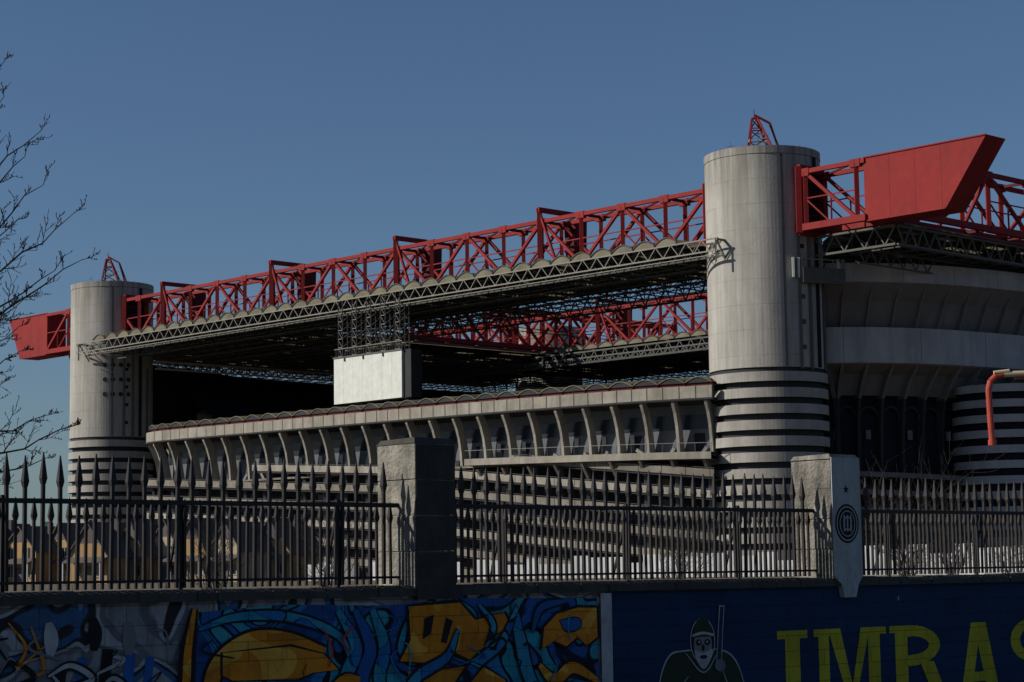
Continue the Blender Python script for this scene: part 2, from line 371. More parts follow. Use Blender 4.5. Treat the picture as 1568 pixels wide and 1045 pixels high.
mb=MB(); girder(mb,lambda s,d,z:S(104+d,s,z),30,98,boxes=False,portals=False,ph=30,bay=6.8); mb.obj('roof_girder_south',stad,recalc=True)
mb=MB(); girder(mb,lambda s,d,z:S(-18.5+d,s,z),16,98,boxes=False,portals=False,ph=16,bay=8.2)
for d in (-1.8,1.8): mb.strut(S(-18.5+d,6,ZB),S(-18.5+d,16,ZT),.26,'red'); mb.strut(S(-18.5+d,2,ZB),S(-18.5+d,16,ZB),.34,'red'); mb.strut(S(-18.5+d,11,ZB),S(-18.5+d,16,ZT),.18,'red')
mb.obj('roof_girder_north',stad,recalc=True)
# ------------------------------------------------------------------ roof space frame
ZR=39.9; ZL=37.9; CS=3.5
def inroof(s,d):
    for ts,td in ((0,0),(SL,0),(SL,WD),(0,WD)):
        if (s-ts)**2+(d-td)**2<8.2**2: return False
    near=7<=s<=134 and -8<=d<=17
    far=7<=s<=134 and 64<=d<=110
    north=-18<=s<=20 and 1<=d<=101
    south=104<=s<=157 and 1<=d<=101
    return near or far or north or south
cells=set()
ns=int((158+18)/CS)+1; nd=int(118/CS)+1
for i in range(ns):
    for j in range(nd):
        s=-18+CS*i; d=-8+CS*j
        if inroof(s+CS/2,d+CS/2): cells.add((i,j))
fr=MB(); va=MB(); us=MB()
VH=.72
for (i,j) in sorted(cells):
    s=-18+CS*i; d=-8+CS*j; s1=s+CS; d1=d+CS; sm=s+CS/2; dm=d+CS/2
    apex=S(sm,dm,ZL); kk='steelu'
    for (a,b) in ((s,d),(s1,d),(s1,d1),(s,d1)): fr.strut(S(a,b,ZR-.15),apex,.05,kk)
    if (i+1,j) in cells: fr.strut(apex,S(sm+CS,dm,ZL),.07,kk)
    if (i,j+1) in cells: fr.strut(apex,S(sm,dm+CS,ZL),.07,kk)
    if random.random()>.16: us.face([S(s,d,ZR),S(s,d1,ZR),S(s1,d1,ZR),S(s1,d,ZR)],'sheet')  # dark layer added below the vaults to paint the underside shade
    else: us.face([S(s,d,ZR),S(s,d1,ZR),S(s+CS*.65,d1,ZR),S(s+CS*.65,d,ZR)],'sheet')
    NA=6
    for a in range(NA):
        t0=a/NA;t1=(a+1)/NA
        h0=ZR+.12+VH*math.sin(math.pi*t0);h1=ZR+.12+VH*math.sin(math.pi*t1)
        va.face([S(s+CS*t0,d,h0),S(s+CS*t1,d,h1),S(s+CS*t1,d1,h1),S(s+CS*t0,d1,h0)],'vault')
    for jj,dd,sg in ((j-1,d,-1),(j+1,d1,1)):
        if (i,jj) not in cells:
            for a in range(NA):
                t0=a/NA;t1=(a+1)/NA
                h0=ZR+.12+VH*math.sin(math.pi*t0);h1=ZR+.12+VH*math.sin(math.pi*t1)
                va.face([S(s+CS*t0,dd,ZR-.05),S(s+CS*t1,dd,ZR-.05),S(s+CS*t1,dd,h1),S(s+CS*t0,dd,h0)],'vault')
                fr.strut(S(s+CS*t0,dd+.05*sg,h0+.03),S(s+CS*t1,dd+.05*sg,h1+.03),.06,'steelu')
            fr.strut(S(s,dd+.08*sg,ZR-.1),S(s,dd+.08*sg,ZR+.5),.09,'steelu')
def edge(fr,A,B,z0,z1,k,step=2.4,r=.09):
    A=Vector(A);B=Vector(B);L=(B-A).length;n=max(1,int(L/step))
    def pt(f,z): p=A.lerp(B,f); return Vector((p.x,p.y,z))
    fr.strut(pt(0,z0),pt(1,z0),r*1.4,k); fr.strut(pt(0,z1),pt(1,z1),r*1.4,k)
    for i in range(n):
        a=i/n;b=(i+1)/n;m=(a+b)/2
        fr.strut(pt(a,z1),pt(m,z0),r*.8,k); fr.strut(pt(m,z0),pt(b,z1),r*.8,k)
edge(fr,S(0,-8.3,0),S(SL-2.5,-8.3,0),38.3,39.7,'steel',r=.058)
edge(fr,S(0,-6.6,0),S(SL-2.5,-6.6,0),37.9,39.5,'steelu',r=.07)
fr.strut(S(0,-8.0,37.9),S(SL-2.5,-8.0,37.9),.05,'steel')
edge(fr,S(7,17.2,0),S(104,17.2,0),37.4,39.6,'steelu')
edge(fr,S(-18.2,1,0),S(-18.2,100,0),37.6,39.7,'steeld')
edge(fr,S(-7,.6,0),S(-18.2,.6,0),37.6,39.7,'steeld')
edge(fr,S(-12,2,0),S(-12,100,0),36.4,38.0,'steeld',r=.07)
edge(fr,S(-5,3,0),S(-5,100,0),36.2,38.0,'steelu',r=.07)
edge(fr,S(131,3,0),S(131,60,0),35.9,37.1,'whitep',step=1.6,r=.1)
edge(fr,S(60,63.5,0),S(134,63.5,0),37.2,38.1,'steeld',step=1.8)
edge(fr,S(7,63.5,0),S(104,63.5,0),37.2,39.1,'steeld')
for d in (-3,6,13): fr.strut(S(8,d,37.4),S(133,d,37.4),.08,'steelu')
fr.obj('roof_space_frame',stad); va.obj('roof_vaults',stad); us.obj('roof_shade_sheet',stad)
# ------------------------------------------------------------------ scoreboard hung from the roof edge
mb=MB(); Q=S
s0,s1=55.4,69.8; da,db=-8.6,-6.6; z0,z1=25.3,31.6
mb.hexa([Q(s0,da,z0),Q(s1,da,z0),Q(s1,db,z0),Q(s0,db,z0)],[Q(s0,da,z1),Q(s1,da,z1),Q(s1,db,z1),Q(s0,db,z1)],'white')
mb.hexa([Q(s0-.15,da-.1,z1),Q(s1+.15,da-.1,z1),Q(s1+.15,db+.1,z1),Q(s0-.15,db+.1,z1)],[Q(s0-.15,da-.1,z1+.2),Q(s1+.15,da-.1,z1+.2),Q(s1+.15,db+.1,z1+.2),Q(s0-.15,db+.1,z1+.2)],'steeld')
mb.hexa([Q(s0-1.5,da+.35,z0),Q(s0-.02,da+.35,z0),Q(s0-.02,db+.3,z0),Q(s0-1.5,db+.3,z0)],[Q(s0-1.5,da+.35,z1+.1),Q(s0-.02,da+.35,z1+.1),Q(s0-.02,db+.3,z1+.1),Q(s0-1.5,db+.3,z1+.1)],'recess')
for k in range(1,7):
    c=s0+k*2.057; mb.strut(Q(c,da-.002,z0+.05),Q(c,da-.002,z1-.05),.006,'greyp')
for k in range(5):
    c=s0+1.0+k*3.05
    for ds in (-.45,.45):
        for dd in (da+.2,db-.2): mb.strut(Q(c+ds,dd,z1+.2),Q(c+ds,dd,39.6),.07,'steeld')
    for z in range(6):
        zz=z1+.3+z*1.2
        mb.strut(Q(c-.45,da+.2,zz),Q(c+.45,da+.2,zz+1.1),.045,'steeld'); mb.strut(Q(c+.45,da+.2,zz),Q(c-.45,da+.2,zz),.045,'steel'); mb.strut(Q(c-.45,da+.2,zz),Q(c-.45,db-.2,zz+1.1),.045,'steeld')
for zz in (32.9,): mb.strut(Q(s0,da+.1,zz),Q(s1,da+.1,zz),.05,'steel'); mb.strut(Q(s0,db,zz),Q(s1,db,zz),.05,'steel')
for k in range(15):
    c=s0+k*1.0; mb.strut(Q(c,da+.05,z1),Q(c,da+.05,z1+1.4),.03,'steel')
for k in (3.8,8,12): mb.strut(Q(s0+k,da-.1,z1-.5),Q(s0+k,da-.1,z1),.08,'steeld')
mb.obj('scoreboard',stad)
# ------------------------------------------------------------------ curved facades
def catmull(pts,step=1.0):
    out=[]; P=[Vector(p) for p in pts]; P=[2*P[0]-P[1]]+P+[2*P[-1]-P[-2]]
    for i in range(1,len(P)-2):
        n=max(2,int((P[i+1]-P[i]).length/step/.5))
        for j in range(n):
            t=j/n; a,b,c,d=P[i-1],P[i],P[i+1],P[i+2]
            out.append(.5*((2*b)+(-a+c)*t+(2*a-5*b+4*c-d)*t*t+(-a+3*b-3*c+d)*t**3))
    out.append(P[-2])
    res=[out[0]]; cur=out[0]
    for q in out[1:]:
        while (q-cur).length>=step:
            cur=cur+(q-cur).normalized()*step; res.append(cur.copy())
    return res
class Path:
    def __init__(s,pts,side,step=1.0):
        s.p=catmull(pts,step); s.n=[]; s.step=step
        for i in range(len(s.p)):
            t=(s.p[min(i+1,len(s.p)-1)]-s.p[max(i-1,0)]).normalized()
            s.n.append(Vector((t.y,-t.x))*side)
    def at(s,a,o,z):
        f=max(0,min(a/s.step,len(s.p)-1.001)); i=int(f); f-=i
        p=s.p[i].lerp(s.p[i+1],f); n=s.n[i].lerp(s.n[i+1],f)
        q=p+n*o; return Vector((q.x,q.y,z))
    @property
    def L(s): return (len(s.p)-1)*s.step
def sweep(mb,path,prof,k,a0=0,a1=None,zf=None,closed=False,st=1.0):
    a1=path.L if a1 is None else a1
    n=max(1,int((a1-a0)/st)); 
    ks=k if isinstance(k,list) else [k]*len(prof)
    for i in range(n):
        a=a0+(a1-a0)*i/n;b=a0+(a1-a0)*(i+1)/n
        za=zf(a) if zf else 0; zb=zf(b) if zf else 0
        if za is None or zb is None: continue
        m=len(prof) if closed else len(prof)-1
        for j in range(m):
            (o0,z0),(o1,z1)=prof[j],prof[(j+1)%len(prof)]
            mb.face([path.at(a,o0,z0+za),path.at(b,o0,z0+zb),path.at(b,o1,z1+zb),path.at(a,o1,z1+za)],ks[j])
def fin(mb,path,a,prof,k,th=.45):
    t=(path.at(a+.5,0,0)-path.at(a-.5,0,0)).normalized()
    mb.prism([path.at(a,o,z)-t*th/2 for o,z in prof],t*th,k)
def sd(s,d): p=R0+T*s+I*d; return (p.x,p.y)
epts=[sd(1.6,-8.0),sd(12.9,-11.3),sd(37.6,-14.6),sd(75.5,-17.2),sd(92,-18.2),sd(100,-18.2),sd(104.5,-16.2),sd(108,-11.5),sd(110,-5),sd(111,6),sd(112,20)]
east=Path(epts,1)
if (east.n[20].x*(-.72)+east.n[20].y*(-.69))<0: east=Path(epts,-1)
mb=MB()
sweep(mb,east,[(0,22.95),(0,21.35),(-.45,21.3),(-.45,22.95)],'conc_rim',closed=True)
sweep(mb,east,[(.06,21.55),(.06,21.35),(-.1,21.3)],'recess')
sweep(mb,east,[(-.45,21.6),(-3.3,21.0),(-3.3,15.0)],['recess','wallgrey'])
sweep(mb,east,[(-3.25,19.9),(-3.25,18.2)],'glass')
for k in range(int(east.L/2.05)):
    a=k*2.05+.05
    mb.face([east.at(a-.05,.02,21.4),east.at(a+.05,.02,21.4),east.at(a+.05,.02,22.93),east.at(a-.05,.02,22.93)],'recess')
rr_=random.Random(21)
for k in range(int(east.L/4.1)):
    a=1+k*4.1
    fin(mb,east,a,[(-.15,21.5),(-.25,21.0),(-.8,20.0),(-1.3,18.6),(-1.6,17.0),(-1.75,15.2),(-3.28,15.2),(-2.9,17),(-2.5,19),(-1.8,20.6),(-1.2,21.5)],'conc_rim',.36)
    if rr_.random()<.6:
        o_=rr_.uniform(.8,1.6)
        mb.hexa([east.at(a+o_,-3.2,15.6),east.at(a+o_+1.3,-3.2,15.6),east.at(a+o_+1.3,-3.4,15.6),east.at(a+o_,-3.4,15.6)],[east.at(a+o_,-3.2,17.7),east.at(a+o_+1.3,-3.2,17.7),east.at(a+o_+1.3,-3.4,17.7),east.at(a+o_,-3.4,17.7)],'dark')
    if rr_.random()<.5: mb.strut(east.at(a+3.1,-3.1,16.8),east.at(a+3.1,-3.1,17.9),.24,'whitep')
    mb.strut(east.at(a+rr_.uniform(.5,3),-3.0,15.2),east.at(a+rr_.uniform(.5,3),-3.0,16.1),.2,rr_.choice(['steel','greyp','dark']))
def zt(a): return 10.9+.1*a if a<45 else 15.4+.055*(a-45)
def zmax(a): return 15.6+.02*a
mb2=MB()
for m_ in range(-3,8):
    def zf(a,m_=m_):
        z=zt(a)-2.4*m_
        if z>zmax(a) or z<1.6: return None
        return z
    sweep(mb2,east,[(.15,0),(.15,-.85),(-.05,-.85),(-.05,0)],'conc_rim' if m_%3==0 else 'conc_ramp',zf=zf,closed=True)
    sweep(mb2,east,[(.0,-.83),(-3.2,-.83),(-3.2,-1.1),(.0,-1.1)],'recess',zf=zf,closed=True)
    sweep(mb2,east,[(.08,.14),(.08,.19),(.02,.19),(.02,.14)],'steeld',zf=zf,closed=True)
sweep(mb2,east,[(-3.3,15.1),(-3.3,GZ-.1)],'recess')
sweep(mb2,east,[(-.6,15.15),(-.6,14.9),(-3.4,14.9)],'conc_ramp')
sweep(mb2,east,[(-3.2,6.4),(-3.2,4.4)],'ochred'); sweep(mb2,east,[(-3.2,3.6),(-3.2,2.0)],'ochred')
for k in range(int(east.L/4.1)):
    a=1+k*4.1
    mb2.strut(east.at(a,-1.1,GZ),east.at(a,-1.1,14.9),.2,'wallgrey')
    for zz in (3.2,5.7,8.0,10.4,12.8):
        if rr_.random()<.45: mb2.strut(east.at(a+1.0+rr_.random(),-2.6,zz-.6),east.at(a+2.6+rr_.random(),-2.6,zz-.6),.35,rr_.choice(['greyp','ochred','wallgrey','glass']))
for k in range(int(east.L/3.0)):
    a=k*3.0+.5
    for m_ in range(-1,6):
        z=zt(a)-2.4*m_
        if 2.6<z<=zmax(a): mb2.face([east.at(a-.04,.156,z-.84),east.at(a+.04,.156,z-.84),east.at(a+.04,.156,z-.02),east.at(a-.04,.156,z-.02)],'recess')
sweep(mb2,east,[(.9,15.3),(.9,14.5),(-3.0,14.3),(-3.0,15.25)],'conc_rim',a0=0,a1=35,zf=lambda a:.018*a,closed=True)
sweep(mb2,east,[(.8,16.3),(.8,16.36),(.74,16.36),(.74,16.3)],'steel',a0=0,a1=35,zf=lambda a:.018*a,closed=True)
for k in range(18):
    a=k*2; mb2.strut(east.at(a,.8,15.2),east.at(a,.8,16.33+.018*a),.03,'steel')
for k in range(9):
    a=1+k*4; fin(mb2,east,a,[(.85,14.6),(-.5,12.9),(-.9,12.9),(-.9,14.6)],'conc_ramp',.35)
mb.obj('east_upper_gallery',stad); mb2.obj('east_ramps',stad)
mb=MB()
sweep(mb,east,[(-.7,23.4),(-.7,22.95),(-1.1,22.95),(-1.1,23.4)],'redd',closed=True)
for k in range(int((east.L-1)/3.4)):
    a=.3+k*3.4
    for j in range(6):
        t0=j/6;t1=(j+1)/6
        z0=23.4+.62*math.sin(math.pi*t0);z1=23.4+.62*math.sin(math.pi*t1)
        mb.face([east.at(a+3.3*t0,-.5,z0),east.at(a+3.3*t1,-.5,z1),east.at(a+3.3*t1,-7,z1+.5),east.at(a+3.3*t0,-7,z0+.5)],'vault')
        mb.face([east.at(a+3.3*t0,-.5,23.35),east.at(a+3.3*t1,-.5,23.35),east.at(a+3.3*t1,-.5,z1),east.at(a+3.3*t0,-.5,z0)],'recess')
        mb.strut(east.at(a+3.3*t0,-.45,z0),east.at(a+3.3*t1,-.45,z1),.05,'vault')
    mb.strut(east.at(a,-.6,22.9),east.at(a,-.6,23.7),.08,'redd')
mb.obj('rim_canopy',stad)
mb=MB()
sweep(mb,east,[(-3.3,21.0),(-7,20.8),(-30,9.0)],'seat')
mb.obj('east_seating',stad)
npts=[(29.5,247),(32.5,240),(38,236.6),(50,239.6),(63,248),(80,262),(100,281),(130,309),(142,330)]
north=Path(npts,1)
if north.n[25].y>0: north=Path(npts,-1)
mb=MB()
sweep(mb,north,[(0,37.4),(0,35.2),(-.6,35.1),(-.6,37.4)],'conc_n',closed=True)
sweep(mb,north,[(-.35,35.15),(-2.2,33.2),(-3.6,30.2)],'conc_u')
sweep(mb,north,[(-2.2,30.1),(-2.2,25.9),(-3.0,25.8),(-3.6,30.15)],'conc_n',closed=True)
sweep(mb,north,[(-2.9,25.85),(-5.0,24.8),(-6.6,22.4)],'conc_u')
sweep(mb,north,[(-6.6,22.4),(-7.5,22.3),(-7.5,GZ-.1)],['recess','dark'])
for k in range(int(north.L/3.6)):
    a=1+k*3.6
    fin(mb,north,a,[(-.45,35.1),(-1.7,33.3),(-3.1,30.15),(-3.6,30.15),(-2.3,33.2),(-1.0,35.1)],'conc_u',.3)
    fin(mb,north,a,[(-2.95,25.8),(-4.6,24.0),(-5.9,22.0),(-7.2,22.0),(-7.2,25.8)],'conc_u',.4)
    fin(mb,north,a,[(-5.9,22.2),(-6.4,19.0),(-6.6,15.0),(-6.6,GZ),(-7.4,GZ),(-7.4,22.2)],'recess',.4)
    if k%2==0: mb.face([north.at(a-.03,.012,35.25),north.at(a+.03,.012,35.25),north.at(a+.03,.012,37.38),north.at(a-.03,.012,37.38)],'wallgrey')
    if k%3==1: mb.face([north.at(a-.03,-2.188,25.95),north.at(a+.03,-2.188,25.95),north.at(a+.03,-2.188,30.08),north.at(a-.03,-2.188,30.08)],'wallgrey')
    if k%2: mb.strut(north.at(a+1.8,-7.3,17.2),north.at(a+1.8,-7.3,18.3),.3,'greyp')
    for j in range(6):
        t0=math.pi*j/6;t1=math.pi*(j+1)/6
        mb.strut(north.at(a+1.8-1.6*math.cos(t0),-6.9,19.6+1.5*math.sin(t0)),north.at(a+1.8-1.6*math.cos(t1),-6.9,19.6+1.5*math.sin(t1)),.12,'recess')
sweep(mb,north,[(-.28,38.25),(-.28,38.3),(-.34,38.3),(-.34,38.25)],'steeld',closed=True)
for m_ in range(-3,8):
    def zf(a,m_=m_):
        z=13.8-.03*a-2.1*m_
        return None if (z>14.4 or z<1.6) else z
    sweep(mb,north,[(-4.4,0),(-4.4,-.6),(-4.6,-.6),(-4.6,0)],'conc_u',zf=zf,closed=True)
    sweep(mb,north,[(-4.5,-.56),(-7.4,-.56)],'recess',zf=zf)
mb.obj('north_third_ring',stad)
mb=MB()
rpts=[sd(-8,16),sd(-12,40),sd(-12,70),sd(-4,96),sd(14,107),sd(70,110),sd(126,107),sd(145,96),sd(150,70),sd(150,40),sd(147,14)]
ring=Path(rpts,1)
cen=Vector(sd(70,50))
i0=len(ring.p)//2
if (ring.p[i0]-cen).dot(ring.n[i0])<0: ring=Path(rpts,-1)
prof=[]
for k in range(17): prof+=[(-22+k*1.3,22+k*.9),(-22+k*1.3,22.9+k*.9)]
sweep(mb,ring,prof,'seat',st=3)
sweep(mb,ring,[(-22,22),(-22,19),(-34,12),(-46,4)],'seat',st=3)
sweep(mb,ring,[(0,37.6),(0,35.4),(-4,30),(-4,26),(-8,22),(-8,GZ)],'conc_n',st=3,a0=40)
a_,b_,c_=S(139,3.5,0),S(142,16,0),S(148,30,0)
for p,q in ((a_,b_),(b_,c_)):
    mb.face([(p.x,p.y,GZ),(q.x,q.y,GZ),(q.x,q.y,37.6),(p.x,p.y,37.6)],'dark')  # added dark sheet closing the gap, stands in for the shaded interior
mb.obj('inner_seating',stad)
mb=MB(); mb.face([S(10,10,GZ+.004),S(130,10,GZ+.004),S(130,85,GZ+.004),S(10,85,GZ+.004)],'olive'); mb.obj('pitch',stad)
# ------------------------------------------------------------------ wall / fence frame
K=Vector((.757,.653)).normalized(); E=Vector((-K.y,K.x))
WM=Matrix(((K.x,E.x,0,-5.2),(K.y,E.y,0,20.9),(0,0,1,0),(0,0,0,1)))
WT=2.04
wall=empty('graffiti_wall')
mb=MB(); mb.box(-22,8.1,-.3,.3,0,WT-.12,'walll'); mb.obj('tagged_section',wall,mat=WM)
mb=MB(); mb.box(8.1,60,-.3,.3,0,WT-.12,'wallb'); mb.obj('blue_section',wall,mat=WM)
mb=MB()
x=-22
while x<60:
    L=2.4+random.random()*.02; dz=random.uniform(-.008,.008)
    y0=-.37+random.uniform(-.012,.012)
    n=10
    for i in range(n):
        a=x+L*i/n; b=x+L*(i+1)/n-(.015 if i==n-1 else 0)
        za=WT+dz+random.uniform(-.010,.010); yj=y0+random.uniform(-.01,.01)
        mb.hexa([(a,yj,WT-.12),(b,yj,WT-.12),(b,.37,WT-.12),(a,.37,WT-.12)],[(a,yj+.02,za-.03),(b,yj+.02,za-.03),(b,.35,za-.03),(a,.35,za-.03)],'coping')
        mb.hexa([(a,yj+.02,za-.03),(b,yj+.02,za-.03),(b,.35,za-.03),(a,.35,za-.03)],[(a,yj+.07,za),(b,yj+.07,za),(b,.30,za),(a,.30,za)],'coping')
    x+=L
mb.obj('coping',wall,mat=WM)
def paint_poly(mb,pts,k,l): mb.face([(p[0],-.3-.0015*l,p[1]) for p in pts],k)
def cr2(pts,n=8):
    P=[Vector(p) for p in pts]; P=[2*P[0]-P[1]]+P+[2*P[-1]-P[-2]]; out=[]
    for i in range(1,len(P)-2):
        for j in range(n):
            t=j/n;a,b,c,d=P[i-1],P[i],P[i+1],P[i+2]
            out.append(.5*((2*b)+(-a+c)*t+(2*a-5*b+4*c-d)*t*t+(-a+3*b-3*c+d)*t**3))
    out.append(P[-2]); return out
def ribbon(mb,pts,w,k,l,taper=True,out=None):
    c=cr2(pts); n=len(c)
    def side(ww):
        L=[];Rr=[]
        for i,p in enumerate(c):
            t=(c[min(i+1,n-1)]-c[max(i-1,0)]).normalized(); nn=Vector((-t.y,t.x))
            f=1
            if taper: f=.35+.65*math.sin(math.pi*min(1,max(0,(i+.8)/(n+.6))))
            L.append(p+nn*ww*f/2);Rr.append(p-nn*ww*f/2)
        return L,Rr
    if out:
        L,Rr=side(w+out*2)
        for i in range(n-1): paint_poly(mb,[L[i],L[i+1],Rr[i+1],Rr[i]],'black',l)
    L,Rr=side(w)
    for i in range(n-1): paint_poly(mb,[L[i],L[i+1],Rr[i+1],Rr[i]],k,l+1)
def blob(mb,pts,k,l,out=0,sharp=False):
    c=[Vector(p) for p in pts] if sharp else cr2(pts+[pts[0]],6)[:-1]
    cen=sum(c,Vector((0,0)))/len(c)
    if out:
        o=[cen+(p-cen)*(1+out/max(.05,(p-cen).length)) for p in c]
        for i in range(len(o)): paint_poly(mb,[cen,o[i],o[(i+1)%len(o)]],'black',l)
    for i in range(len(c)): paint_poly(mb,[cen,c[i],c[(i+1)%len(c)]],k,l+1)
mb=MB()
rnd=random.Random(3)
blob(mb,[(2.0,.1),(1.95,1.1),(2.1,1.80),(3.2,1.86),(4.6,1.82),(5.8,1.88),(7.0,1.86),(7.95,1.84),(7.96,1.0),(7.95,.1),(5,.1)],'piece',1,sharp=True)
O='orange'
ribbon(mb,[(2.28,.1),(2.26,.7),(2.34,1.2),(2.75,1.47),(3.25,1.46),(3.75,1.28)],.19,O,10,taper=False,out=.035)
blob(mb,[(2.42,1.36),(3.3,1.40),(3.75,1.30),(3.95,1.12),(3.6,1.10),(3.4,1.04),(2.55,1.06),(2.42,1.12)],O,12,out=.03,sharp=True)
blob(mb,[(2.52,1.02),(3.6,1.0),(3.7,.1),(2.5,.1)],'black',14,sharp=True)
ribbon(mb,[(2.72,.1),(2.74,.6),(2.95,.88),(3.3,.92),(3.5,.75)],.11,O,16,taper=False,out=.03)
ribbon(mb,[(3.5,.2),(3.7,.65),(4.0,.98),(4.25,1.0)],.15,O,16,out=.03)
ribbon(mb,[(2.12,1.62),(2.6,1.74),(3.3,1.72),(3.95,1.5),(4.15,1.15)],.10,'teal',12,out=.025)
for q in range(3):
    ribbon(mb,[(3.95+q*.24,1.78),(4.2+q*.2,1.35),(4.05+q*.24,.95),(4.35+q*.22,.3)],.17,('teal','bluep','teal')[q],12,out=.028)
blob(mb,[(4.95,1.80),(5.72,1.83),(5.95,1.62),(6.4,1.70),(6.52,1.5),(6.2,1.44),(6.28,1.22),(5.85,1.16),(5.62,1.26),(5.3,1.14),(4.82,1.18),(4.98,1.42)],O,14,out=.04,sharp=True)
blob(mb,[(4.9,1.06),(5.5,1.06),(6.0,1.1),(6.4,.9),(6.6,.4),(6.2,.5),(5.9,.85),(5.3,.84)],O,14,out=.035,sharp=True)
blob(mb,[(5.18,1.66),(5.32,1.70),(5.27,1.48),(5.15,1.42)],'black',20,sharp=True); blob(mb,[(5.5,1.66),(5.6,1.62),(5.5,1.36),(5.42,1.38)],'black',20,sharp=True)
ribbon(mb,[(4.5,.1),(4.75,.6),(5.05,.98),(5.5,1.2),(5.68,1.52)],.12,'teal',22,out=.035)
ribbon(mb,[(5.35,.1),(5.6,.7),(5.95,1.1),(6.35,1.35),(6.6,1.75)],.13,'piece',22,out=.035)
ribbon(mb,[(6.0,1.80),(6.22,1.55),(6.1,1.3)],.07,'teal',26,out=.03)
blob(mb,[(5.65,.2),(5.7,.84),(5.98,.6),(6.25,.84),(6.28,.2)],'greyp',26,out=.03,sharp=True)
ribbon(mb,[(6.55,1.80),(6.66,1.35),(6.8,.9),(7.15,.5)],.18,'teal',16,out=.03)
ribbon(mb,[(6.85,1.45),(7.0,1.74),(7.4,1.82)],.09,'bluep',16,out=.03)
blob(mb,[(7.0,1.24),(7.04,1.5),(7.25,1.66),(7.6,1.73),(7.92,1.72),(7.93,1.36),(7.74,1.26),(7.6,1.38),(7.4,1.26),(7.2,1.34)],O,18,out=.04,sharp=True)
blob(mb,[(7.3,1.58),(7.6,1.60),(7.62,1.48),(7.4,1.45)],'bluep',22,out=.02)
ribbon(mb,[(6.95,1.05),(7.2,.86),(7.5,1.0),(7.92,.82)],.15,O,20,out=.035)
ribbon(mb,[(7.0,.6),(7.4,.7),(7.9,.5)],.14,'teal',16,out=.03)
ribbon(mb,[(1.66,.1),(1.93,.9),(1.98,1.4),(2.06,1.84)],.10,O,18,out=.06)
for i in range(16):
    x=rnd.uniform(2.2,7.7); z=rnd.uniform(.5,1.8)
    ribbon(mb,[(x,z),(x+rnd.uniform(-.2,.2),z-.12),(x+rnd.uniform(-.3,.3),z-rnd.uniform(.2,.45))],rnd.uniform(.012,.03),rnd.choice(['black','black','teal']),27)
ribbon(mb,[(3.72,1.6),(3.85,1.35),(3.8,1.15)],.03,'redp',28); ribbon(mb,[(4.15,1.6),(4.0,1.45),(4.1,1.3)],.03,'redp',28)
for (x,z,w,h) in ((.42,.95,.12,.6),(.66,1.0,.10,.75),(.95,1.05,.13,.8),(1.22,1.05,.12,.7),(1.45,.95,.10,.8)):
    ribbon(mb,[(x,z-h/2),(x+.04,z),(x+.08,z+h/2)],w,('bluep','black','bluep','black','bluep')[int(x*4)%5],5,taper=False)
for (x,z,k) in ((.35,1.62,'whitep'),(.85,1.66,'black'),(1.25,1.60,'greyp'),(-.2,1.5,'greyp')): ribbon(mb,[(x,z+.12),(x+.03,z-.05),(x+.02,z-.22)],.16,k,8)
ribbon(mb,[(-.3,1.15),(-.05,1.35),(.2,1.2),(.0,1.1),(.3,.95),(.5,1.15)],.06,'black',12)
ribbon(mb,[(.35,1.2),(.6,1.3),(.85,1.15),(.55,1.08),(.4,1.2)],.06,'whitep',12,out=.03)
ribbon(mb,[(.9,1.0),(1.1,1.15),(1.3,.95),(1.05,.85)],.05,'whitep',12,out=.03)
ribbon(mb,[(-.1,1.75),(.1,1.5),(.0,1.3),(.3,1.5)],.035,O,12); ribbon(mb,[(.15,1.7),(.3,1.3),(.2,1.2)],.035,O,12)
blob(mb,[(1.7,.2),(1.86,1.0),(2.02,.7),(2.1,.2)],'whitep',16,out=.03,sharp=True)
for i in range(30):
    x=rnd.uniform(-1.5,1.7); z=rnd.uniform(.7,1.75)
    ribbon(mb,[(x,z),(x+rnd.uniform(-.2,.2),z+rnd.uniform(-.15,.15)),(x+rnd.uniform(-.25,.25),z-rnd.uniform(.1,.35))],rnd.uniform(.012,.055),rnd.choice(['black','black','whitep','greyp','black']),14)
paint_poly(mb,[(7.98,.1),(8.17,.1),(8.17,1.90),(7.98,1.90)],'whitep',29)
mb.obj('graffiti_paint',wall,mat=WM)
mb=MB()
def rect(x0,x1,z0,z1,l=2,dx=0): paint_poly(mb,[(x0+dx,z0),(x1+dx,z0),(x1+dx,z1),(x0+dx,z1)],'yellow',l)
zt_,zb_=1.33,.2
def quad(a,b,c,d,l=2,dx=0): paint_poly(mb,[(p[0]+dx,p[1]) for p in (a,b,c,d)],'yellow',l)
dx=-.16
rect(11.6,11.9,zb_,zt_-.1,dx=dx); rect(11.44,12.06,zt_-.11,zt_,3,dx); rect(11.44,12.06,zb_-.12,zb_,3,dx)
dx=-.17
rect(12.3,12.52,zb_,zt_,2,dx); rect(12.2,12.62,zt_-.1,zt_,3,dx); rect(13.36,13.62,zb_,zt_,2,dx); rect(13.3,13.76,zt_-.1,zt_,3,dx)
quad((12.5,zt_),(12.76,zt_),(13.06,zb_+.12),(12.9,zb_+.12),4,dx); quad((13.2,zt_),(13.4,zt_),(13.06,zb_+.12),(12.94,zb_+.12),5,dx)
dx=-.26
rect(14.05,14.33,zb_,zt_,2,dx); rect(13.93,14.1,zt_-.1,zt_,3,dx)
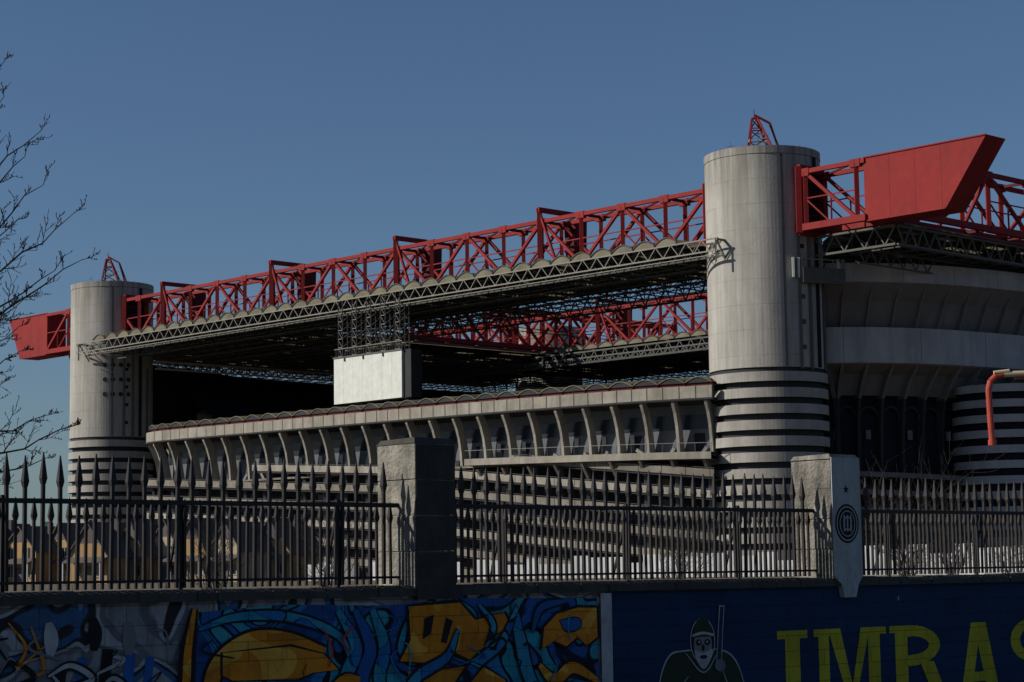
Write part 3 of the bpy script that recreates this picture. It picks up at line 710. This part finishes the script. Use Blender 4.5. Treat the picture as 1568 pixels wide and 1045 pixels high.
def arcs(cx,cz,rx,rz,w,a0,a1,l=4):
    n=14
    for i in range(n):
        t0=a0+(a1-a0)*i/n;t1=a0+(a1-a0)*(i+1)/n
        paint_poly(mb,[(cx+rx*math.cos(t0),cz+rz*math.sin(t0)),(cx+rx*math.cos(t1),cz+rz*math.sin(t1)),(cx+(rx-w)*math.cos(t1),cz+(rz-w*.6)*math.sin(t1)),(cx+(rx-w)*math.cos(t0),cz+(rz-w*.6)*math.sin(t0))],'yellow',l)
arcs(14.14,1.04,.68,.29,.26,-math.pi/2,math.pi/2); rect(14.3,14.42,zt_-.16,zt_,5,dx); rect(14.3,14.42,.75,.9,5,dx)
quad((14.34,.8),(14.66,.8),(15.04,zb_-.1),(14.74,zb_-.1),6)
dx=-.42
quad((15.66,zb_-.1),(15.92,zb_-.1),(16.24,zt_),(16.0,zt_),2,dx); quad((16.42,zb_-.1),(16.7,zb_-.1),(16.36,zt_),(16.05,zt_),3,dx); rect(15.86,16.5,.46,.6,4,dx)
arcs(17.05,1.03,.5,.32,.24,.1,math.pi*1.5,2); arcs(17.05,.46,.5,.32,.24,-math.pi*.9,math.pi*.5,4)
rect(18.3,18.6,zb_,zt_); rect(18.2,18.7,zt_-.1,zt_,3)
mb.obj('painted_lettering',wall,mat=WM)
mb=MB()
def ell(cx,cz,rx,rz,k,l,a0=0,a1=math.tau,n=24):
    paint_poly(mb,[(cx+rx*math.cos(a0+(a1-a0)*i/n),cz+rz*math.sin(a0+(a1-a0)*i/n)) for i in range(n if a1-a0>6.2 else n+1)],k,l)
fx=9.83
blob(mb,[(9.02,.3),(9.02,.75),(9.2,1.08),(9.5,1.14),(10.1,1.14),(10.42,1.02),(10.6,.7),(10.64,.3)],'whitep',1)
blob(mb,[(9.04,.3),(9.04,.745),(9.215,1.06),(9.5,1.12),(10.1,1.12),(10.405,1.0),(10.58,.7),(10.62,.3)],'olive',3)
ell(fx,1.25,.235,.30,'whitep',6); ell(fx,1.25,.22,.285,'black',7)
ell(fx,1.20,.17,.20,'greyp',8)
paint_poly(mb,[(9.65,1.30),(10.01,1.30),(9.99,1.42),(9.93,1.52),(9.83,1.56),(9.73,1.52),(9.67,1.42)],'olive',9)
ribbon(mb,[(9.63,1.32),(9.83,1.35),(10.03,1.32)],.035,'whitep',10,taper=False)
ell(9.75,1.23,.055,.04,'black',10); ell(9.91,1.23,.055,.04,'black',10); ell(9.83,1.16,.03,.045,'black',10)
ell(9.755,1.235,.018,.014,'whitep',12); ell(9.905,1.235,.018,.014,'whitep',12)
blob(mb,[(9.66,1.14),(9.70,1.0),(9.83,.88),(9.96,1.0),(10.0,1.14),(9.83,1.09)],'whitep',10)
ell(9.83,1.04,.07,.025,'black',14)
ribbon(mb,[(10.12,.95),(10.16,1.35),(10.2,1.70)],.10,'whitep',10,taper=False); ribbon(mb,[(10.12,.95),(10.16,1.35),(10.2,1.685)],.07,'wallb',12,taper=False)
ribbon(mb,[(9.3,.3),(9.35,.6),(9.55,.8)],.02,'whitep',6); ribbon(mb,[(10.35,.3),(10.3,.6),(10.2,.85)],.02,'whitep',6)
ribbon(mb,[(9.5,1.1),(9.83,.84),(10.12,1.1)],.02,'whitep',9)
blob(mb,[(9.1,.35),(9.12,.52),(9.3,.6),(9.36,.4)],'yellow',6)
ell(10.14,.92,.1,.08,'greyp',14); ell(13.9,1.72,.012,.03,'whitep',2)
mb.obj('mural_figure',wall,mat=WM)
# ------------------------------------------------------------------ fence
def fence(name,x0,x1):
    mb=MB(); k='iron'
    n=int((x1-x0)/.1); st=(x1-x0)/n
    for i in range(1,n):
        x=x0+i*st
        if i%2==0:
            dx=random.uniform(-.014,.014); dz=random.uniform(-.02,.02); ty=random.uniform(-.01,.01)
            mb.strut((x,0,WT+.02),(x+dx,ty,WT+1.10+dz),.018,k)
            mb.strut((x+dx,ty,WT+1.10+dz),(x+dx,ty,WT+1.16+dz),.021,k,.032); mb.strut((x+dx,ty,WT+1.16+dz),(x+dx*1.3,ty,WT+1.43+dz),.032,k,.005)
        else:
            dx=random.uniform(-.01,.01)
            mb.strut((x,.0,WT+.02),(x+dx,.0,WT+.74),.014,k)
            mb.strut((x+dx,0,WT+.74),(x+dx,0,WT+.79),.016,k,.027); mb.strut((x+dx,0,WT+.79),(x+dx,0,WT+.98),.027,k,.004)
    for z,h in ((WT+.94,.026),(WT+.10,.014)):
        mb.strut((x0,-.03,z),(x1,-.03,z),.012,k,h=h)
    x=x0+1.1
    while x<x1-.3:
        mb.strut((x,.035,WT-.02),(x,.035,WT+1.0),.022,k); mb.strut((x,.03,WT+.9),(x+.0,.32,WT+.02),.012,k)
        x+=2.1
    return mb.obj(name,None,mat=WM)
fence('spiked_iron_fence',-20,5.04)
fence('spiked_iron_fence',5.62,12.43)
fence('spiked_iron_fence',13.02,45)
# ------------------------------------------------------------------ pillars
def pillar(x0,x1,painted):
    e=empty('concrete_pillar')
    mb=MB(); r=random.Random(int(x0*10)); zz=WT-.02; b=.014
    for i in range(4):
        h=.42; j=r.uniform(-.01,.01)
        y0,y1=-.36+j,.36+j
        B=[(x0+j,y0,zz+.004),(x1+j,y0,zz+.004),(x1+j,y1,zz+.004),(x0+j,y1,zz+.004)]
        Tt=[(x0+j,y0,zz+h-b),(x1+j,y0,zz+h-b),(x1+j,y1,zz+h-b),(x0+j,y1,zz+h-b)]
        T2=[(x0+j+b,y0+b,zz+h),(x1+j-b,y0+b,zz+h),(x1+j-b,y1-b,zz+h),(x0+j+b,y1-b,zz+h)]
        mb.hexa(B,Tt,'pillar'); mb.hexa(Tt,T2,'pillar')
        if not painted: mb.hexa([(x0+j+.004,y0-.012,zz+.008),(x1+j-.004,y0-.012,zz+.008),(x1+j-.004,y0-.002,zz+.008),(x0+j+.004,y0-.002,zz+.008)],[(x0+j+.004,y0-.012,zz+h-.015),(x1+j-.004,y0-.012,zz+h-.015),(x1+j-.004,y0-.002,zz+h-.015),(x0+j+.004,y0-.002,zz+h-.015)],'pillard')
        zz+=h
    mb.hexa([(x0-.01,-.37,zz),(x1+.01,-.37,zz),(x1+.01,.37,zz),(x0-.01,.37,zz)],[(x0+.02,-.33,zz+.07),(x1-.02,-.33,zz+.065),(x1-.03,.33,zz+.075),(x0+.03,.34,zz+.06)],'coping' if not painted else 'pillar')
    if not painted: mb.box(x0+.01,x1-.01,-.392,-.31,WT-.16,WT-.01,'pillard')
    mb.obj('shaft',e,mat=WM)
    if painted:
        mb=MB(); yf=-.385
        mb.hexa([(x0+.2,yf,WT-.28),(x1-.16,yf,WT-.28),(x1-.16,-.3,WT-.28),(x0+.2,-.3,WT-.28)],[(x0+.16,yf,WT-.1),(x1-.1,yf,WT-.1),(x1-.1,-.3,WT-.1),(x0+.16,-.3,WT-.1)],'pillarw')
        mb.hexa([(x0+.16,yf,WT-.1),(x1-.1,yf,WT-.1),(x1-.1,-.3,WT-.1),(x0+.16,-.3,WT-.1)],[(x0,yf,WT+.02),(x1,yf,WT+.02),(x1,-.3,WT+.02),(x0,-.3,WT+.02)],'pillarw')
        mb.box(x0,x1,yf,-.37,WT+.02,zz+.02,'pillarw')
        cx=(x0+x1)/2-.01; cz=WT+.75
        def disc(rx,rz,y,k,n=28,cx=cx,cz=cz): mb.face([(cx+rx*math.cos(math.tau*i/n),y,cz+rz*math.sin(math.tau*i/n)) for i in range(n)],k)
        disc(.255,.275,yf-.003,'black'); disc(.225,.245,yf-.005,'pillarw'); disc(.205,.225,yf-.007,'black'); disc(.165,.185,yf-.009,'pillarw'); disc(.15,.17,yf-.011,'black')
        for dx in (-.07,0,.07): mb.face([(cx+dx-.014,yf-.013,cz-.11),(cx+dx+.014,yf-.013,cz-.11),(cx+dx+.014,yf-.013,cz+.12),(cx+dx-.014,yf-.013,cz+.12)],'pillarw')
        for i in range(6):
            a0=math.pi*(i)/6; a1=math.pi*(i+1)/6
            for sg in (-1,1):
                mb.face([(cx+.1*math.cos(a0),yf-.015,cz+sg*.02+sg*.08*math.sin(a0)),(cx+.1*math.cos(a1),yf-.015,cz+sg*.02+sg*.08*math.sin(a1)),(cx+.078*math.cos(a1),yf-.015,cz+sg*.02+sg*.06*math.sin(a1)),(cx+.078*math.cos(a0),yf-.015,cz+sg*.02+sg*.06*math.sin(a0))],'pillarw')
        st=[]; sx,sz=cx,WT+1.23
        for i in range(10):
            r_=.065 if i%2==0 else .027; a=math.pi/2+i*math.pi/5; st.append((sx+r_*math.cos(a),yf-.004,sz+r_*math.sin(a)))
        c0=(sx,yf-.004,sz)
        for i in range(10): mb.face([c0,st[i],st[(i+1)%10]],'black')
        mb.obj('crest_plaque',e,mat=WM)
pillar(5.03,5.63,False); pillar(12.42,13.03,True); pillar(-7.6,-7.0,False); pillar(20.4,21,False)
# ------------------------------------------------------------------ ground
mb=MB()
def g(x,y,z): return WM@Vector((x,y,z))
B=4000
xs=[-B,-300,-60,60,300,B]
for i in range(len(xs)-1):
    a,b=xs[i],xs[i+1]
    mb.face([g(a,-B,0),g(b,-B,0),g(b,.2,0),g(a,.2,0)],'ground')
    mb.face([g(a,.2,0),g(b,.2,0),g(b,.22,GZ),g(a,.22,GZ)],'ground')
    mb.face([g(a,.22,GZ),g(b,.22,GZ),g(b,B,GZ),g(a,B,GZ)],'ground')
mb.obj('ground')
# ------------------------------------------------------------------ houses
def house(x,y,w,dp,h,rz,wm,rot):
    mb=MB(); z=GZ
    mb.box(-w/2,w/2,0,dp,z,z+h,wm)
    zr=z+h+rz
    mb.prism([(-w/2,0,z+h),(w/2,0,z+h),(0,0,zr)],(0,dp,0),wm)
    ov=.3; th=.16
    for sg in (-1,1):
        p=[(sg*(w/2+ov),-ov,z+h-ov*rz/(w/2)),(0,-ov,zr+.02),(0,-ov,zr+th+.06),(sg*(w/2+ov),-ov,z+h-ov*rz/(w/2)+th)]
        mb.prism(p,(0,dp+2*ov,0),'tile')
    # dormer tile cladding on the upper gable
    mb.prism([(-w*.32,-.03,z+h+rz*.36+.02),(w*.32,-.03,z+h+rz*.36+.02),(0,-.03,zr-.02)],(0,.025,0),'tile')
    mb.box(w*.2,w*.2+.5,dp*.4,dp*.4+.5,zr-1.2,zr+.6,'tile')
    for fx_ in (-w*.25,w*.25):
        for zz in (z+.9,z+3.2):
            if zz+1.2<z+h+.3:
                mb.box(fx_-.42,fx_+.42,-.04,.05,zz,zz+1.25,'glass'); mb.box(fx_-.5,fx_+.5,-.09,.0,zz-.1,zz-.01,'whitep')
                mb.box(fx_-.03,fx_+.03,-.06,-.04,zz,zz+1.25,'whitep')
    mb.box(-.45,.45,-.05,.05,z,z+2.1,'tile')
    mb.prism([(-w/2,-1.4,z+2.5),(w/2,-1.4,z+2.5),(w/2,-.02,z+3.1),(-w/2,-.02,z+3.1)],(0,0,.12),'tile')
    mb.strut((-w/2+.1,-1.3,z),(-w/2+.1,-1.3,z+2.5),.07,'whitep'); mb.strut((w/2-.1,-1.3,z),(w/2-.1,-1.3,z+2.5),.07,'whitep')
    return mb.obj('townhouse',None,mat=Matrix.Translation((x,y,0))@Matrix.Rotation(rot,4,'Z'),recalc=True)
r=random.Random(5)
x=-72
while x<-30:
    w=r.choice([3.8,4.4,5.0,5.6])
    house(x+w/2,252+r.uniform(-3,3)-(x+72)*.1,w,9,4.1+r.uniform(-.6,.5),3.3+r.uniform(-.5,.6),r.choice(['ochre','ochre','beigeh','beigeh']),r.uniform(-.7,-.35))
    x+=w*.85+.3
mb=MB(); r=random.Random(9)
for i in range(60):
    x=-420+i*14+r.uniform(-4,4); w=r.uniform(10,24); h=r.uniform(9,30); y=900+r.uniform(-60,60)
    mb.box(x,x+w,y,y+14,GZ,GZ+h,'city'); mb.box(x+1,x+4,y+2,y+6,GZ+h,GZ+h+2.2,'city')
    for f in range(int(h/3)):
        mb.box(x+.8,x+w-.8,y-.12,y,GZ+1+f*3,GZ+2.4+f*3,'glass')
mb.obj('distant_buildings')
# ------------------------------------------------------------------ hoarding
mb=MB(); A=Vector((47,172)); Bq=Vector((-24,242)); L=(Bq-A).length; t=(Bq-A).normalized(); nn=Vector((-t.y,t.x)); r=random.Random(2)
i=0.0
while i<L:
    w=2.4
    if r.random()>.12:
        h=r.choice([1.9,2.1,2.0,2.3,1.5])+(.4 if i<25 else 0); p=A+t*i; q=A+t*(i+w-.06)
        mb.prism([(p.x,p.y,GZ),(q.x,q.y,GZ),(q.x,q.y,GZ+h),(p.x,p.y,GZ+h)],(nn.x*.06,nn.y*.06,0),'hoard' if r.random()>.15 else 'greyp')
        mb.strut((p.x,p.y,GZ),(p.x,p.y,GZ+h+.15),.05,'steel')
    i+=w
mb.obj('site_hoarding')
# ------------------------------------------------------------------ gooseneck pipe
mb=MB(); y=36.5
pts=[(8.55,y,4.32),(8.53,y,4.8),(8.52,y,5.3),(8.56,y,5.45),(8.66,y,5.54),(8.8,y,5.57),(9.3,y,5.58),(10.2,y,5.58),(10.45,y,5.52),(10.55,y,5.35),(10.56,y,5.0),(10.56,y,GZ)]
for i,(a,b) in enumerate(zip(pts[:-1],pts[1:])): mb.strut(a,b,.055,'cream' if i in (5,6) else 'pipe',n=12)
for p in pts[1:-1]: mb.strut(Vector(p)-Vector((0,0,.02)),Vector(p)+Vector((0,0,.02)),.052,'pipe',n=12)
mb.strut((8.55,y,4.30),(8.55,y,4.40),.075,'pipe',n=12); mb.strut((8.62,y-.02,5.60),(8.9,y-.02,5.628),.035,'cream',n=8)
mb.strut((9.0,y,5.50),(10.3,y,5.50),.03,'pipe',n=8)
mb.strut((10.56,y,GZ),(10.56,y,GZ+.06),.18,'pipe',n=12)
mb.obj('gooseneck_pipe')
# ------------------------------------------------------------------ bare tree
r=random.Random(11)
def twig(mb,p,d,L,rad,depth,up=.26):
    n=4
    for i in range(n):
        d=(d+Vector((r.uniform(-.2,.2),r.uniform(-.2,.2),r.uniform(-.1,up)))).normalized()
        q=p+d*(L/n); r2=max(rad*(1-.2*(i+1)/n*1.6),.003)
        mb.strut(p,q,rad,'bark',r2,n=4)
        if r.random()<.5: mb.strut(q,q+Vector((r.uniform(-.02,.02),0,.03)),.006,'bark',.003)
        if depth>0:
            for _ in range(1 if r.random()<.75 else 2):
                s=d.cross(Vector((r.uniform(-1,1),r.uniform(-1,1),r.uniform(-1,1)))).normalized()
                twig(mb,q,(d*.75+s*.65+Vector((0,0,.12))).normalized(),L*r.uniform(.35,.6),max(rad*.6,.0035),depth-1)
        p=q; rad=r2
def limb(mb,p,q,r0,bow=.4):
    p=Vector(p);q=Vector(q);n=16;prev=p
    for i in range(1,n+1):
        f=i/n; c=p.lerp(q,f)+Vector((0,0,-bow*math.sin(math.pi*f)))+Vector((r.uniform(-.05,.05),r.uniform(-.05,.05),r.uniform(-.05,.05)))*(1 if i<n else 0)
        ra=r0*(1-f)**.8+.005; rb=r0*(1-max(f-1/n,0))**.8+.005
        mb.strut(prev,c,rb,'bark',ra,n=6)
        d=(c-prev).normalized()
        if f>.2:
            for _ in range(1 if f>.85 else 2):
                s=d.cross(Vector((r.uniform(-1,1),r.uniform(-1,1),r.uniform(-1,1)))).normalized()
                twig(mb,c,(d*.7+s*.7+Vector((0,0,.1))).normalized(),r.uniform(.3,.85)*(1.2-.85*f),max(ra*.4,.005),1)
        prev=c
mb=MB(); tx,ty=-10.6,30
trunk=[(tx,ty,GZ),(tx+.05,ty,3.2),(tx-.05,ty+.1,5.0),(tx+.1,ty,7.2),(tx+.05,ty,9.2),(tx+.15,ty,11.0)]
rr=[.2,.16,.13,.10,.06,.02]
for i in range(5): mb.strut(trunk[i],trunk[i+1],rr[i],'bark',rr[i+1],n=10)
tips=[((tx,ty,7.2),(-7.45,29.6,9.8)),((tx,ty,6.4),(-7.1,30.4,8.9)),((tx,ty,5.6),(-6.95,30,8.0)),((tx,ty,5.0),(-6.4,29.6,7.5)),((tx,ty,4.6),(-6.4,30.2,6.9)),((tx,ty,4.6),(-7.0,29.2,6.2)),
 ((tx,ty,4.2),(-7.2,29.8,5.5)),((tx,ty,3.9),(-7.0,30.5,4.6)),((tx,ty,3.6),(-6.4,29.8,4.4)),((tx,ty,3.4),(-6.9,30.2,3.95)),
 ((tx,ty,6.2),(-7.3,30.3,8.5)),((tx,ty,5.4),(-7.2,29.5,7.4)),((tx,ty,5.0),(-6.9,30.6,6.8)),((tx,ty,4.4),(-7.3,30.1,5.9)),((tx,ty,4.0),(-7.35,29.4,5.0)),((tx,ty,6.9),(-7.6,30.2,9.4)),
 ((tx,ty,8),(-8.7,30.5,11.2)),((tx,ty,6),(-13,31,9)),((tx,ty,5),(-13.4,29,7.5)),((tx,ty,7.5),(-11.8,28.5,10.8)),((tx,ty,4.5),(-12.8,31,6))]
for a,b in tips: limb(mb,a,b,.03,bow=.25)
mb.obj('bare_tree')
def shrub(x,y,h,w,n,name='bare_shrub'):
    mb=MB()
    for i in range(n):
        a=r.uniform(0,math.tau); d=Vector((math.cos(a)*r.uniform(.05,w),math.sin(a)*r.uniform(.05,w),1)).normalized()
        twig(mb,Vector((x+r.uniform(-.1,.1),y+r.uniform(-.1,.1),GZ-.02)),d,h*r.uniform(.6,1.05),.014,2)
    mb.obj(name)
shrub(-5.4,60,2.5,.5,10); shrub(-7.3,50,2.0,.6,9); shrub(11.4,60,3.2,.6,14); shrub(13.2,62,2.6,.6,10); shrub(4.6,58,2.0,.6,8); shrub(17,70,2.4,.6,8)
mb=MB()
for i in range(2600):
    x=r.uniform(-12,30); yy=r.uniform(.5,14); p=g(x,yy,GZ); h=r.uniform(.2,.75) if r.random()<.9 else r.uniform(.7,1.05)
    q=p+Vector((r.uniform(-.15,.15),r.uniform(-.1,.1),h)); mb.strut(p,q,.008,'weed',.002,n=3)
mb.obj('dry_weeds')
# ------------------------------------------------------------------ world, sun, camera
EL=math.radians(31); AZ=math.radians(261)
w=D.worlds.new('World'); scene.world=w; w.use_nodes=True
nt=w.node_tree; bg=nt.nodes['Background']; sky=nt.nodes.new('ShaderNodeTexSky'); sky.sky_type='NISHITA'
sky.sun_disc=False; sky.sun_elevation=EL; sky.sun_rotation=AZ; sky.air_density=1.0; sky.dust_density=.6; sky.ozone_density=3.4
tint=nt.nodes.new('ShaderNodeMix'); tint.data_type='RGBA'; tint.blend_type='MULTIPLY'; tint.inputs[0].default_value=1
nt.links.new(sky.outputs[0],tint.inputs[6]); tint.inputs[7].default_value=(.90,1.03,1.20,1)
nt.links.new(tint.outputs[2],bg.inputs[0]); bg.inputs[1].default_value=.052
sd_=D.lights.new('sun','SUN'); sd_.energy=5.0; sd_.angle=math.radians(.5); sd_.color=(1,.93,.82)
so=D.objects.new('sun',sd_); C.collection.objects.link(so)
dv=Vector((math.sin(AZ)*math.cos(EL),math.cos(AZ)*math.cos(EL),math.sin(EL)))
so.rotation_euler=dv.to_track_quat('Z','Y').to_euler()
cam=D.cameras.new('camera'); co=D.objects.new('camera',cam); C.collection.objects.link(co)
cam.sensor_width=36; cam.lens=71.9; cam.clip_end=9000; cam.clip_start=.1
co.matrix_world=Matrix.Translation((0,0,2.2))@Matrix.Rotation(math.radians(90+6.4),4,'X')@Matrix.Rotation(-.014,4,'Z')
scene.camera=co
scene.view_settings.view_transform='Standard'; scene.view_settings.look='None'; scene.view_settings.exposure=0
